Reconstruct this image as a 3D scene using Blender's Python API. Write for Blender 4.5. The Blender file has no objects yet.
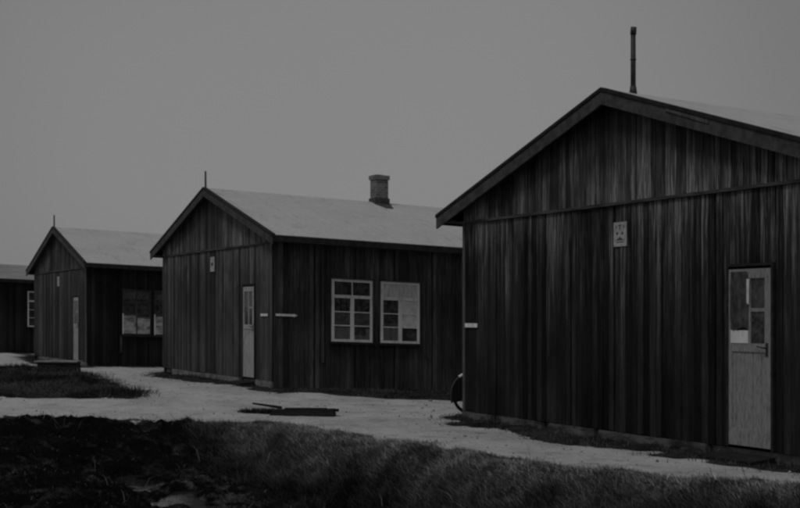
import bpy, math, random
import numpy as np
from mathutils import noise, Vector
random.seed(7); rng = np.random.default_rng(7)
S = bpy.context.scene; COL = S.collection
TH = 1.0997; CT, ST = math.cos(TH), math.sin(TH)
OX, OY = 1.1883, 21.0036            # front-left corner of the nearest barrack = origin of the camp frame
K = -0.0367                         # the land falls gently behind the gables
def world(t, s): return OX + CT*t + ST*s, OY - ST*t + CT*s

# ------------------------------------------------------------------ materials
def mat(name):
    m = bpy.data.materials.new(name); m.use_nodes = True
    nt = m.node_tree; b = nt.nodes['Principled BSDF']
    return m, nt, b
def N(nt, typ, **kw):
    n = nt.nodes.new(typ)
    for k, v in kw.items():
        if k.startswith('i_'):
            key = k[2:]; key = int(key) if key.isdigit() else key
            n.inputs[key].default_value = v
        else: setattr(n, k, v)
    return n
def math_(nt, op, a, b=None, c=None, clamp=False):
    n = nt.nodes.new('ShaderNodeMath'); n.operation = op; n.use_clamp = clamp
    for i, v in enumerate((a, b, c)):
        if v is None: continue
        if isinstance(v, (int, float)): n.inputs[i].default_value = v
        else: nt.links.new(v, n.inputs[i])
    return n.outputs[0]
def ramp(nt, src, stops):
    r = nt.nodes.new('ShaderNodeValToRGB'); e = r.color_ramp.elements
    while len(e) < len(stops): e.new(.5)
    for el, (p, v) in zip(e, stops):
        el.position = p; el.color = (v, v, v, 1)
    nt.links.new(src, r.inputs[0]); return r.outputs[0]
def mapr(nt, src, a, b, c, d):
    n = nt.nodes.new('ShaderNodeMapRange'); n.interpolation_type = 'SMOOTHSTEP'
    nt.links.new(src, n.inputs[0])
    for i, v in enumerate((a, b, c, d)): n.inputs[i+1].default_value = v
    return n.outputs[0]
def coords(nt, scale, loc_rand=True):
    tc = nt.nodes.new('ShaderNodeTexCoord'); mp = nt.nodes.new('ShaderNodeMapping')
    nt.links.new(tc.outputs['Object'], mp.inputs[0]); mp.inputs['Scale'].default_value = scale
    return mp.outputs[0]
def noise4(nt, scale, s=1.0, detail=4, rough=.6, off=0.0):
    v = coords(nt, scale)
    n = nt.nodes.new('ShaderNodeTexNoise'); n.noise_dimensions = '4D'
    nt.links.new(v, n.inputs['Vector'])
    n.inputs['Scale'].default_value = s; n.inputs['Detail'].default_value = detail; n.inputs['Roughness'].default_value = rough
    oi = nt.nodes.new('ShaderNodeObjectInfo')
    w = math_(nt, 'MULTIPLY_ADD', oi.outputs['Random'], 37.0, off)
    nt.links.new(w, n.inputs['W'])
    return n.outputs['Fac']
def attr(nt, name):
    a = nt.nodes.new('ShaderNodeAttribute'); a.attribute_name = name; return a.outputs['Fac']
def bump(nt, b, h, strength, dist):
    n = nt.nodes.new('ShaderNodeBump'); n.inputs['Strength'].default_value = strength; n.inputs['Distance'].default_value = dist
    nt.links.new(h, n.inputs['Height']); nt.links.new(n.outputs[0], b.inputs['Normal'])

def wood_wall(name, lo=.017, mid=.064, pale=.27, zref=2.96, streak=1.0):
    m, nt, b = mat(name)
    fibre = noise4(nt, (60, 60, 1.8), 1, 8, .72)
    fine = noise4(nt, (120, 120, 5), 1, 3, .7, 9)
    blotch = noise4(nt, (.9, .9, .45), 1, 4, .6, 3)
    tone = attr(nt, 'tone')
    tc = nt.nodes.new('ShaderNodeTexCoord'); sep = nt.nodes.new('ShaderNodeSeparateXYZ')
    nt.links.new(tc.outputs['Object'], sep.inputs[0]); z = sep.outputs[2]
    # rain-washed pale streaks of uneven length that start under the belt board
    ln = noise4(nt, (19, 19, .02), 1, 4, .75, 5)
    ln = mapr(nt, ln, .34, .70, 0.15, 2.4)
    below = math_(nt, 'SUBTRACT', zref, z)
    w1 = math_(nt, 'SUBTRACT', 1.0, math_(nt, 'DIVIDE', below, ln), clamp=True)
    above = math_(nt, 'MAXIMUM', math_(nt, 'MULTIPLY', below, -1), 0.0)
    isab = math_(nt, 'GREATER_THAN', z, zref+.005)
    w2 = math_(nt, 'SUBTRACT', 1.0, math_(nt, 'DIVIDE', above, math_(nt, 'MULTIPLY', ln, .85)), clamp=True)
    w = math_(nt, 'ADD', math_(nt, 'MULTIPLY', w1, math_(nt, 'SUBTRACT', 1.0, isab)), math_(nt, 'MULTIPLY', w2, isab))
    w = math_(nt, 'MULTIPLY', math_(nt, 'POWER', w, .8), mapr(nt, blotch, .34, .56, .2, 1.0))
    base = math_(nt, 'MULTIPLY_ADD', mapr(nt, fibre, .38, .68, 0, 1), mid-lo, lo)
    base = math_(nt, 'MULTIPLY', base, math_(nt, 'MULTIPLY_ADD', tone, 1.3, .4))
    base = math_(nt, 'MULTIPLY', base, mapr(nt, blotch, .34, .66, .6, 1.5))
    sp = math_(nt, 'MULTIPLY', mapr(nt, fibre, .44, .60, .08, 1), math_(nt, 'MULTIPLY_ADD', tone, .9, .25))
    col = math_(nt, 'MULTIPLY_ADD', math_(nt, 'MULTIPLY', math_(nt, 'MULTIPLY', w, sp), streak), pale, base)
    col = math_(nt, 'MULTIPLY', col, math_(nt, 'MULTIPLY_ADD', fine, 1.8, .1))
    nt.links.new(col, b.inputs['Base Color'])
    nt.links.new(mapr(nt, fibre, .3, .7, .62, .9), b.inputs['Roughness'])
    b.inputs['Specular IOR Level'].default_value = .25
    bump(nt, b, math_(nt, 'ADD', fibre, math_(nt, 'MULTIPLY', fine, .5)), .5, .006)
    return m
def grain(name, lo, hi, scale=(8, 8, 8), rough=.8, bstr=.3, spec=.25, a=.35, z=.65):
    m, nt, b = mat(name)
    n = noise4(nt, scale, 1, 6, .65)
    nt.links.new(mapr(nt, n, a, z, lo, hi), b.inputs['Base Color'])
    b.inputs['Roughness'].default_value = rough; b.inputs['Specular IOR Level'].default_value = spec
    bump(nt, b, n, bstr, .01)
    return m
def roof_mat(name, lo, hi, cut=0):
    m, nt, b = mat(name)
    n1 = noise4(nt, (1.1, .7, 1.1), 1, 5, .6); n2 = noise4(nt, (16, 16, 16), 1, 5, .7, 4)
    n3 = noise4(nt, (2.0, 5.5, 2.0), 1, 3, .5, 8)
    c = mapr(nt, n1, .3, .7, lo, hi)
    c = math_(nt, 'MULTIPLY', c, mapr(nt, n2, .3, .7, .84, 1.12))
    c = math_(nt, 'MULTIPLY', c, mapr(nt, n3, .3, .45, .82, 1.0))
    # felt laps every metre along the building
    tc = nt.nodes.new('ShaderNodeTexCoord'); sep = nt.nodes.new('ShaderNodeSeparateXYZ')
    nt.links.new(tc.outputs['Object'], sep.inputs[0])
    wob = math_(nt, 'MULTIPLY_ADD', n1, .08, sep.outputs[1])
    fr = math_(nt, 'FRACT', math_(nt, 'DIVIDE', wob, 1.0))
    seam = mapr(nt, fr, .0, .035, .78, 1.0)
    c = math_(nt, 'MULTIPLY', c, seam)
    nt.links.new(c, b.inputs['Base Color']); b.inputs['Roughness'].default_value = .55
    b.inputs['Specular IOR Level'].default_value = .5
    bump(nt, b, math_(nt, 'ADD', math_(nt, 'MULTIPLY', n2, .4), fr), .25, .012)
    return m
def brick_mat():
    m, nt, b = mat('brick')
    tc = nt.nodes.new('ShaderNodeTexCoord'); sep = nt.nodes.new('ShaderNodeSeparateXYZ'); cmb = nt.nodes.new('ShaderNodeCombineXYZ')
    nt.links.new(tc.outputs['Object'], sep.inputs[0])
    nt.links.new(math_(nt, 'ADD', sep.outputs[0], sep.outputs[1]), cmb.inputs[0]); nt.links.new(sep.outputs[2], cmb.inputs[1])
    br = N(nt, 'ShaderNodeTexBrick'); nt.links.new(cmb.outputs[0], br.inputs['Vector'])
    br.inputs['Color1'].default_value = (.10, .10, .10, 1); br.inputs['Color2'].default_value = (.2, .2, .2, 1); br.inputs['Mortar'].default_value = (.26, .26, .26, 1)
    br.inputs['Scale'].default_value = 1; br.inputs['Brick Width'].default_value = .22; br.inputs['Row Height'].default_value = .065; br.inputs['Mortar Size'].default_value = .006
    n = noise4(nt, (14, 14, 14), 1, 4)
    mx = N(nt, 'ShaderNodeMix', data_type='RGBA', blend_type='MULTIPLY'); mx.inputs[0].default_value = .8
    nt.links.new(br.outputs[0], mx.inputs[6]); nt.links.new(ramp(nt, n, ((.3, .5), (.7, 1.2))), mx.inputs[7])
    nt.links.new(mx.outputs[2], b.inputs['Base Color']); b.inputs['Roughness'].default_value = .85
    bump(nt, b, br.outputs['Fac'], -.4, .006)
    return m
def glass_mat():
    m = bpy.data.materials.new('window_glass'); m.use_nodes = True; nt = m.node_tree; nt.nodes.clear()
    out = nt.nodes.new('ShaderNodeOutputMaterial'); mix = nt.nodes.new('ShaderNodeMixShader')
    tr = N(nt, 'ShaderNodeBsdfTransparent'); tr.inputs[0].default_value = (.96, .96, .96, 1)
    gl = N(nt, 'ShaderNodeBsdfGlossy'); gl.inputs['Roughness'].default_value = .06
    fr = N(nt, 'ShaderNodeFresnel'); fr.inputs[0].default_value = 1.5
    n = noise4(nt, (5, 5, 5), 1, 2); bp = nt.nodes.new('ShaderNodeBump'); bp.inputs['Strength'].default_value = .15; bp.inputs['Distance'].default_value = .01
    nt.links.new(n, bp.inputs['Height']); nt.links.new(bp.outputs[0], gl.inputs['Normal'])
    nt.links.new(fr.outputs[0], mix.inputs[0]); nt.links.new(tr.outputs[0], mix.inputs[1]); nt.links.new(gl.outputs[0], mix.inputs[2])
    df = N(nt, 'ShaderNodeBsdfDiffuse'); df.inputs[0].default_value = (.3, .3, .3, 1)      # dust on the panes
    m2 = nt.nodes.new('ShaderNodeMixShader'); nt.links.new(mapr(nt, noise4(nt, (9, 9, 9), 1, 5, .7, 2), .35, .7, .05, .30), m2.inputs[0])
    nt.links.new(mix.outputs[0], m2.inputs[1]); nt.links.new(df.outputs[0], m2.inputs[2])
    nt.links.new(m2.outputs[0], out.inputs[0]); return m

M = {}
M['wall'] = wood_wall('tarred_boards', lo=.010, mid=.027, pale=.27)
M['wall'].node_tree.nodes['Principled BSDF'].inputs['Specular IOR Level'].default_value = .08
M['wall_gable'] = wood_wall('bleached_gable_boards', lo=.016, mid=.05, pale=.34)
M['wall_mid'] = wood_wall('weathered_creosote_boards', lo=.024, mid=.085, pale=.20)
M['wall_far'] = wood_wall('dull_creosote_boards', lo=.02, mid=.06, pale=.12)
M['wall_side'] = wood_wall('creosoted_side_boards', lo=.02, mid=.075, pale=.12, streak=.8)
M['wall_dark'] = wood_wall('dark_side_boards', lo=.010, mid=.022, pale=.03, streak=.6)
M['wall_fade'] = wood_wall('weathered_boards', lo=.04, mid=.085, pale=.10)
M['batten'] = grain('weathered_batten', .05, .13, (30, 30, 1.5))
M['belt'] = grain('belt_board_wood', .03, .09, (2, 2, 20))
M['barge'] = grain('barge_board_wood', .04, .085, (7, 7, 7), bstr=.15)
M['trim'] = grain('tarred_edge', .012, .03, (9, 9, 9))
M['soffit'] = grain('soffit_wood', .012, .03, (20, 2, 20))
M['roof'] = roof_mat('roof_felt', .46, .52)
M['roof_old'] = roof_mat('old_roof_felt', .19, .30)
M['plinth'] = grain('plinth_concrete', .08, .26, (5, 5, 9), a=.3, z=.7)
M['plinth_dark'] = grain('mossy_plinth_concrete', .02, .13, (3, 3, 9), a=.35, z=.65)
M['paint'] = grain('chalky_white_paint', .58, .80, (12, 12, 4), rough=.6, a=.3, z=.6)
M['paint_worn'] = grain('worn_white_paint', .26, .42, (26, 26, 5), rough=.7, a=.36, z=.60, bstr=.3)
M['door_worn'] = grain('scuffed_door_paint', .13, .30, (60, 60, 9), rough=.75, a=.3, z=.6, bstr=.4)
M['paper'] = grain('old_paper', .5, .75, (6, 6, 6), rough=.9, a=.3, z=.7)
M['rag'] = grain('dark_rag_cloth', .035, .10, (14, 14, 6), rough=.95)
M['boarding'] = grain('patched_window_boards', .14, .48, (5, 5, 7), a=.35, z=.62)
M['cloth'] = grain('grey_cloth', .12, .26, (14, 14, 5), rough=.95)
M['cloth_light'] = grain('net_curtain', .36, .68, (24, 24, 4), rough=.95, a=.32, z=.62)
M['sign'] = grain('enamel_plate', .33, .5, (12, 12, 12), rough=.5, bstr=.1)
M['ink'] = grain('black_lettering', .03, .12, (60, 60, 60))
M['iron'] = grain('rusty_iron', .012, .035, (20, 20, 20), rough=.6, spec=.5)
M['chrome'] = grain('dull_metal', .1, .2, (20, 20, 20), rough=.35, spec=.6); M['chrome'].node_tree.nodes['Principled BSDF'].inputs['Metallic'].default_value = .8
M['rubber'] = grain('rubber', .01, .02)
M['inner'] = grain('inner_lining', .12, .25)
M['timber'] = grain('tarred_timber', .006, .02, (4, 4, 30))
M['slabtop'] = grain('weathered_concrete_top', .16, .3, (4, 4, 4))
M['brick'] = brick_mat(); M['glass'] = glass_mat()

# ------------------------------------------------------------------ mesh builder
class MB:
    def __init__(s): s.v = []; s.f = []; s.t = []; s.k = 0.0
    def poly(s, pts, faces, tone=.5):
        o = len(s.v); s.v += [(x, y, z + s.k*y) for x, y, z in pts]
        s.f += [tuple(i+o for i in f) for f in faces]; s.t += [tone]*len(faces)
    def box(s, x0, x1, y0, y1, z0, z1, tone=.5):
        s.hexa([(x0,y0,z0),(x1,y0,z0),(x1,y1,z0),(x0,y1,z0),(x0,y0,z1),(x1,y0,z1),(x1,y1,z1),(x0,y1,z1)], tone)
    def hexa(s, p, tone=.5):
        s.poly(p, [(0,3,2,1),(4,5,6,7),(0,1,5,4),(1,2,6,5),(2,3,7,6),(3,0,4,7)], tone)
    def prism_y(s, sec, y0, y1, tone=.5):        # section in x,z (counter-clockwise seen from -y)
        n = len(sec)
        s.poly([(x, y0, z) for x, z in sec] + [(x, y1, z) for x, z in sec],
               [tuple(range(n))] + [tuple(range(2*n-1, n-1, -1))] + [((i+1) % n, i, i+n, (i+1) % n+n) for i in range(n)], tone)
    def tube(s, a, b, r0, r1=None, n=8, tone=.5):
        r1 = r0 if r1 is None else r1
        a, b = Vector(a), Vector(b); d = (b-a).normalized()
        u = d.orthogonal().normalized(); w = d.cross(u)
        pts = [tuple(a + (u*math.cos(q)+w*math.sin(q))*r0) for q in [i*2*math.pi/n for i in range(n)]]
        pts += [tuple(b + (u*math.cos(q)+w*math.sin(q))*r1) for q in [i*2*math.pi/n for i in range(n)]]
        s.poly(pts, [(i, (i+1) % n, (i+1) % n+n, i+n) for i in range(n)] + [tuple(range(n-1, -1, -1)), tuple(range(n, 2*n))], tone)
    def ring(s, c, ax, R, r, n=40, m=6, a0=0, a1=2*math.pi, tone=.5):
        c, ax = Vector(c), Vector(ax).normalized(); u = ax.orthogonal().normalized() if abs(ax.z) > .9 else Vector((0,0,1)); w = ax.cross(u)
        full = abs(a1-a0-2*math.pi) < 1e-6; cnt = n if full else n+1; pts = []
        for i in range(cnt):
            q = a0+(a1-a0)*i/n; rad = u*math.cos(q)+w*math.sin(q)
            for j in range(m):
                g = 2*math.pi*j/m; pts.append(tuple(c+rad*(R+r*math.cos(g))+ax*r*math.sin(g)))
        fs = []
        for i in range(n):
            i2 = (i+1) % cnt
            for j in range(m): fs.append((i*m+j, i*m+(j+1) % m, i2*m+(j+1) % m, i2*m+j))
        s.poly(pts, fs, tone)
    def build(s, name, m, parent=None, smooth=False):
        me = bpy.data.meshes.new(name); me.from_pydata(s.v, [], s.f); me.materials.append(m)
        a = me.attributes.new('tone', 'FLOAT', 'FACE'); a.data.foreach_set('value', s.t)
        if smooth: me.polygons.foreach_set('use_smooth', [True]*len(me.polygons))
        me.update()
        o = bpy.data.objects.new(name, me); COL.objects.link(o); o.parent = parent; return o
def thing(name, label, cat, loc, rz=0, group=None):
    o = bpy.data.objects.new(name, None); COL.objects.link(o); o.location = loc; o.rotation_euler = (0, 0, rz)
    o.empty_display_size = .3; o['label'] = label; o['category'] = cat
    if group: o['group'] = group
    return o
def tag(o, label, cat): o['label'] = label; o['category'] = cat; return o

# ------------------------------------------------------------------ the barracks
def rects_minus(u0, u1, z0, z1, holes):
    """split one strip u0..u1 x z0..z1 by the z ranges of holes that overlap it (holes are wider than a strip)"""
    segs = [(z0, z1)]
    for a, b, c, d in holes:
        if u1 <= a+1e-4 or u0 >= b-1e-4: continue
        new = []
        for p, q in segs:
            if d <= p or c >= q: new.append((p, q)); continue
            if c > p: new.append((p, c))
            if d < q: new.append((d, q))
        segs = new
    return segs
def boards(mb, length, z0, ztop, holes, put, bay=1.0, nb=8, jitter=.012, gapbay=.045, back=True, lo=None):
    """vertical boards along u; put(u0,u1,w0,w1,zlist,tone) places a board (w = outward depth)"""
    edges = [0.0]; 
    nbay = int(round(length/bay))
    for i in range(nbay):
        for j in range(1, nb+1): edges.append(min(length, (i+j/nb)*length/nbay))
    hs = sorted(set([h[0] for h in holes]+[h[1] for h in holes]))
    for i in range(len(edges)-1):
        a, b = edges[i], edges[i+1]
        g0 = gapbay/2 if i % nb == 0 and i else random.uniform(.0015, .006)
        g1 = gapbay/2 if (i+1) % nb == 0 else random.uniform(.0015, .006)
        tone = random.random(); w = random.uniform(0, jitter)
        cuts = [a]+[h for h in hs if a < h < b]+[b]
        for q in range(len(cuts)-1):
            c, d = cuts[q], cuts[q+1]
            c2 = c+(g0 if q == 0 else 0); d2 = d-(g1 if q == len(cuts)-2 else 0)
            if d2-c2 < .004: continue
            zt = min(ztop(c), ztop(d))
            zb = z0 - random.uniform(0, .012)
            for (p, r) in rects_minus(c, d, zb, 1e3, holes):
                put(c2, d2, w, p, (ztop(c2) if r > 900 else r), (ztop(d2) if r > 900 else r), tone)
def window(parent, put, u0, u1, z0, z1, kind, label=None):
    fm = M['paint'] if kind != 'half_curtain' else M['barge']
    """put(mb,u0,u1,w0,w1,z0,z1): box in wall coordinates, w outward"""
    fw = .055; f = MB(); 
    def fb(a, b, c, d, w0=.0, w1=.045): put(f, a, b, w0, w1, c, d)
    fb(u0, u0+fw, z0, z1); fb(u1-fw, u1, z0, z1); fb(u0+fw, u1-fw, z1-fw, z1); fb(u0+fw, u1-fw, z0, z0+fw)
    H = z1-z0; zt = z0+H*.72
    fb(u0+fw, u1-fw, zt-.03, zt+.04, .002, .042)
    um = (u0+u1)/2; zA, zB = z0+fw, zt-.03
    sh = (zB-zA)/3
    if kind != 'blind_top': fb(um-.012, um+.012, zt+.04, z1-fw, .004, .036)
    fb(um-.045, um+.045, zA, zB, .003, .04)
    for a, b in ((u0+fw, um-.045), (um+.045, u1-fw)):
        for j in (1, 2): fb(a, b, zA+sh*j-.011, zA+sh*j+.011, .006, .034)
    w = f.build('window', fm, parent)
    if label: w['label'] = label
    g = MB(); put(g, u0+fw*.5, u1-fw*.5, .014, .018, z0+fw*.5, z1-fw*.5); g.build('pane', M['glass'], w)
    s = MB(); put(s, u0-.05, u1+.05, -.02, .10, z0-.055, z0-.003); s.build('sill', M['trim'], w)
    l = MB(); put(l, u0-.02, u1+.02, -.02, .075, z1+.002, z1+.03); l.build('drip_board', M['belt'], w)
    d = .05
    def flat(name, m, a, b, c, e, w0=.002, w1=.005):
        q = MB(); put(q, a, b, w0, w1, c, e); q.build(name, m, w)
    L0, L1, R0, R1 = u0+fw, um-.045, um+.045, u1-fw
    if kind == 'panes':                     # pieces of curtain and cardboard in the lower lights
        flat('curtain', M['cloth'], L0, L1, zA, zA+sh*1.95)
        flat('paper', M['paper'], L0+.05, L1-.07, zA+.05, zA+.17, .0065, .0095)
        flat('curtain', M['cloth_light'], L0, L1+.02, zA, zA+sh*.85, .0055, .0062)
        flat('curtain', M['cloth'], R0, R1, zA+sh*1.0, zA+sh*1.98)
        flat('paper', M['paper'], R1-.09, R1, zA, zA+sh*.8)
        flat('paper', M['cloth_light'], R0, R1, zA, zA+.1, .0065, .0095)
    if kind == 'blind_top':
        flat('blind', M['cloth_light'], u0+fw, u1-fw, zt+.04, z1-fw, .02, .026)
        flat('curtain', M['cloth_light'], L0, L1, zA, zA+sh*.95)
        flat('paper', M['paper'], R0-.02, R1, zA+sh*1.02, zB, .019, .024)
        flat('curtain', M['cloth'], L0, L1, zA+sh*1.0, zA+sh*1.3)
    if kind == 'half_curtain':
        flat('curtain', M['cloth_light'], L0, L1, zA, zA+sh*1.9); flat('paper', M['cloth_light'], R0, R1, zA+.02, zA+sh*1.7)
        flat('paper', M['paper'], L0, L1, zA+.22, zA+.34, .0065, .0095); flat('paper', M['paper'], R0, R1, zA+.18, zA+.3, .0065, .0095)
        flat('blind', M['cloth'], u0+fw, u1-fw, zt+.12, z1-fw)
        for a, b, h_ in ((L0-.02, L1+.02, 1.75), (R0-.02, R1+.02, 1.55)): flat('nailed_board', M['boarding'], a, b, zA-.01, zA+sh*h_, .047, .056)
        flat('white_stile', M['paint'], u0-.002, u0+.035, z0+.02, zA+sh*2, .046, .05)
    if kind == 'dark': pass
    return w

def barrack(idx, X, Y, Z, label, W=8.055, Ha=4.504, He=3.107, L=24.0, wins=(), walls='wall_side', roofm='roof', door=True):
    root = thing('barrack', label, 'barrack', (X, Y, Z), -TH, 'wooden barracks in a row')
    OS, OF, zb = .5223, .2026, 2.96
    def mb(): m = MB(); m.k = K; return m
    rp = lambda x: Ha - abs(x-W/2)*(Ha-He)/(W/2+OS)          # roof top height at x
    th = .11; under = lambda x: rp(x)-th
    DU0, DU1, DZ0, DZ1 = 6.25, 7.03, -.07, 2.05
    # front: boards below the belt
    h = [(DU0, DU1, -1, DZ1)]
    m = mb()
    def putf(u0, u1, w, z0, za, zb_, tone): m.hexa([(u0,-.012-w,z0),(u1,-.012-w,z0),(u1,.012,z0),(u0,.012,z0),(u0,-.012-w,za),(u1,-.012-w,zb_),(u1,.012,zb_),(u0,.012,za)], tone)
    boards(m, W, -.08, lambda u: zb-.01, h, putf)
    m.box(.03, DU0, .0125, .05, -.08, zb-.02, .1); m.box(DU1, W-.03, .0125, .05, -.08, zb-.02, .1); m.box(DU0, DU1, .0125, .05, DZ1, zb-.02, .1)
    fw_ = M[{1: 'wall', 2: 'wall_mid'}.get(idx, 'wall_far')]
    m.build('front_wall', fw_, root)
    m = mb()
    boards(m, W, zb+.035, lambda u: under(u)-.004, [], lambda u0,u1,w,z0,za,zc,tone: m.hexa([(u0,-.03-w,z0),(u1,-.03-w,z0),(u1,-.006,z0),(u0,-.006,z0),(u0,-.03-w,za),(u1,-.03-w,zc),(u1,-.006,zc),(u0,-.006,za)], tone), gapbay=.008, nb=10)
    m.prism_y([(0.02, zb+.04), (W-.02, zb+.04), (W-.02, under(W)-.01), (W/2, under(W/2)-.01), (.02, under(0)-.01)], -.004, .05, .2)
    m.build('gable_boarding', fw_ if idx != 1 else M['wall_gable'], root)
    m = mb(); m.box(-.03, W+.03, -.05, .0, zb-.008, zb+.032); m.build('belt_board', M['belt'], root)
    m = mb()                                                 # ends, weathered corner boards
    m.box(-.012, .06, -.034, -.0185, -.08, zb-.012); m.build('corner_board', M['wall_fade'], root)
    m = mb(); m.box(W-.06, W+.036, -.034, -.0185, -.08, zb-.012); m.build('corner_board', M['wall_fade'], root)
    # sides
    for side in (0, 1):
        if side == 1:
            hl = [(a, b, c, d) for a, b, c, d, k_, l_ in wins]
        else: hl = []
        m = mb()
        xo = W if side else 0.0; sg = 1 if side else -1
        def puts(u0, u1, w, z0, za, zc, tone):
            xa, xb = xo-sg*.012, xo+sg*(.012+w)
            x0, x1 = min(xa, xb), max(xa, xb)
            m.hexa([(x0,u0,z0),(x1,u0,z0),(x1,u1,z0),(x0,u1,z0),(x0,u0,za),(x1,u0,za),(x1,u1,zc),(x0,u1,zc)], tone)
        boards(m, L, -.5, lambda u: under(xo)-.02, hl, puts)
        cuts = sorted(set([.052, L-.052]+[q for x in hl for q in x[:2]]))
        for a, b in zip(cuts, cuts[1:]):
            for p, q in rects_minus(a, b, -.5, under(xo)-.03, hl):
                xa, xb = xo-sg*.0125, xo-sg*.05
                m.box(min(xa, xb), max(xa, xb), a, b, p, q, .1)
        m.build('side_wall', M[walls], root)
        f = mb(); xe = -OS if not side else W+OS             # fascia under the eave
        f.box(min(xe+(-.012 if not side else -.03), xe+(.03 if not side else .012)), max(xe+(-.012 if not side else -.03), xe+(.03 if not side else .012)), -OF+.01, L+OF-.01, He-.15, He-.012)
        f.build('fascia', M['trim'], root)
        f = mb(); a_, b_ = (-OS+.04, -.03) if not side else (W+.03, W+OS-.04)
        f.box(a_, b_, -OF+.012, L+OF-.012, He-.12, He-.1); f.build('soffit', M['soffit'], root)
    # back and inside
    m = mb()
    boards(m, W, -.9, lambda u: under(u)-.004, [], lambda u0,u1,w,z0,za,zc,tone: m.hexa([(u0,L-.012,z0),(u1,L-.012,z0),(u1,L+.012+w,z0),(u0,L+.012+w,z0),(u0,L-.012,za),(u1,L-.012,zc),(u1,L+.012+w,zc),(u0,L+.012+w,za)], tone))
    m.box(.06, W-.06, L-.05, L-.0125, -.9, under(0)-.02, .1); m.build('back_wall', M['wall_side'], root)
    m = mb(); m.box(.055, W-.055, .055, L-.055, -.2, -.1); m.build('floor', M['inner'], root)
    for s0 in (5.6, 11.4, 17.4): m = mb(); m.box(.06, W-.06, s0, s0+.05, -.1, 3.0); m.build('partition', M['inner'], root)
    # roof
    m = mb(); t0 = .055
    sec = [(-OS+.0, He-t0), (W/2, Ha-t0), (W+OS, He-t0), (W+OS, He), (W/2, Ha), (-OS, He)]
    m.prism_y(sec, -OF, L+OF)
    roof = m.build('roof', M[roofm], root)
    m = mb(); m.prism_y([(-OS+.05, He-th), (W/2, Ha-th+.0), (W+OS-.05, He-th), (W+OS-.05, He-t0-.004), (W/2, Ha-t0-.004), (-OS+.05, He-t0-.004)], -OF+.02, L+OF-.02)
    m.build('roof_decking', M['soffit'], roof)
    sl = (Ha-He)/(W/2+OS)
    for side in (0, 1):                                       # barge boards + tarred edge strips
        for yy in (0, 1):
            y0, y1 = (-OF-.03, -OF-.002) if yy == 0 else (L+OF+.002, L+OF+.03)
            xe = -OS-.015; X_ = (lambda x: x) if not side else (lambda x: W-x)
            g = mb(); pts = [(X_(xe), He-.215), (X_(W/2), Ha-.21), (X_(W/2), Ha-.035), (X_(xe), He-.035)]
            if side: pts = pts[::-1]
            g.prism_y(pts, y0, y1); bb = g.build('barge_board', M['barge'], root)
            g = mb(); pts = [(X_(xe-.01), He-.034), (X_(W/2), Ha-.03), (X_(W/2), Ha+.018), (X_(xe-.01), He+.014)]
            if side: pts = pts[::-1]
            g.prism_y(pts, y0-.015, y1+(.05 if yy == 0 else 0) - (0 if yy == 0 else -0), .5); g.build('edge_strip', M['trim'], bb)
            if idx == 1 and side and yy == 0:                # newer pale lath let into the right-hand barge board
                g = mb(); a, b = W/2+1.35, W/2+2.15
                g.prism_y([(a, rp(a)-.075), (b, rp(b)-.095), (b, rp(b)-.05), (a, rp(a)-.04)], y0-.012, y0-.001); g.build('patch_lath', M['batten'], bb)
    # plinth
    segs = [(.9, 2.6), (2.65, 4.2), (4.24, 6.05), (7.12, 8.07)] if idx != 1 else [(0, 1.0), (1.05, 2.3), (2.5, 3.6), (3.7, 5.9)]
    for a, b in segs:
        m = mb(); dz = random.uniform(-.012, .008); m.hexa([(a,-.05,-.4),(b,-.05,-.4),(b,.04,-.4),(a,.04,-.4),(a,-.045,-.092+dz),(b,-.045,-.092-dz),(b,.04,-.095),(a,.04,-.095)]); m.build('plinth', M['plinth' if idx != 1 else 'plinth_dark'], root)
    # door
    a, b = 6.29, 6.99
    dm = M['paint_worn'] if idx != 1 else M['door_worn']
    m = mb(); y0, y1 = -.03, .008; z0, z1 = -.055, 2.02
    m.box(a, a+.06, y0, y1, z0, z1); m.box(b-.1, b, y0, y1, z0, z1); m.box(a+.06, b-.1, y0, y1, z1-.11, z1)
    m.box(a+.06, b-.1, y0, y1, 1.05, 1.15); m.box(a+.06, b-.1, y0+.012, y1, z0+.2, 1.05); m.box(a+.06, b-.1, y0, y1, z0, z0+.2)
    um = a+.345; m.box(um-.02, um+.02, y0+.003, y1, 1.15, z1-.11); m.box(um+.02, b-.1, y0+.006, y1, 1.52, 1.56)
    for q in np.linspace(a+.12, b-.16, 4): m.box(q-.003, q+.003, y0+.006, y0+.0115, z0+.2, 1.05)
    d = m.build('door', dm, root)
    if idx == 1: d['label'] = 'narrow scuffed white door with a dark rag over its left light'
    m = mb()
    for p, q in ((a-.04, a-.003), (b+.003, b+.04)): m.box(p, q, -.036, .03, -.08, 2.05)
    m.box(a-.04, b+.04, -.036, .03, 2.052, 2.085); m.build('door_frame', M['trim'], d)
    m = mb(); m.box(a+.05, b-.09, -.012, -.008, 1.14, z1-.1); m.build('pane', M['glass'], d)
    m = mb(); m.tube((b-.06, -.028, 1.1), (b-.06, -.08, 1.1), .009); m.tube((b-.06, -.078, 1.1), (b-.17, -.085, 1.115), .009, .007); m.box(b-.08, b-.04, -.034, -.0305, 1.0, 1.16); m.build('handle', M['iron'], d)
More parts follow.
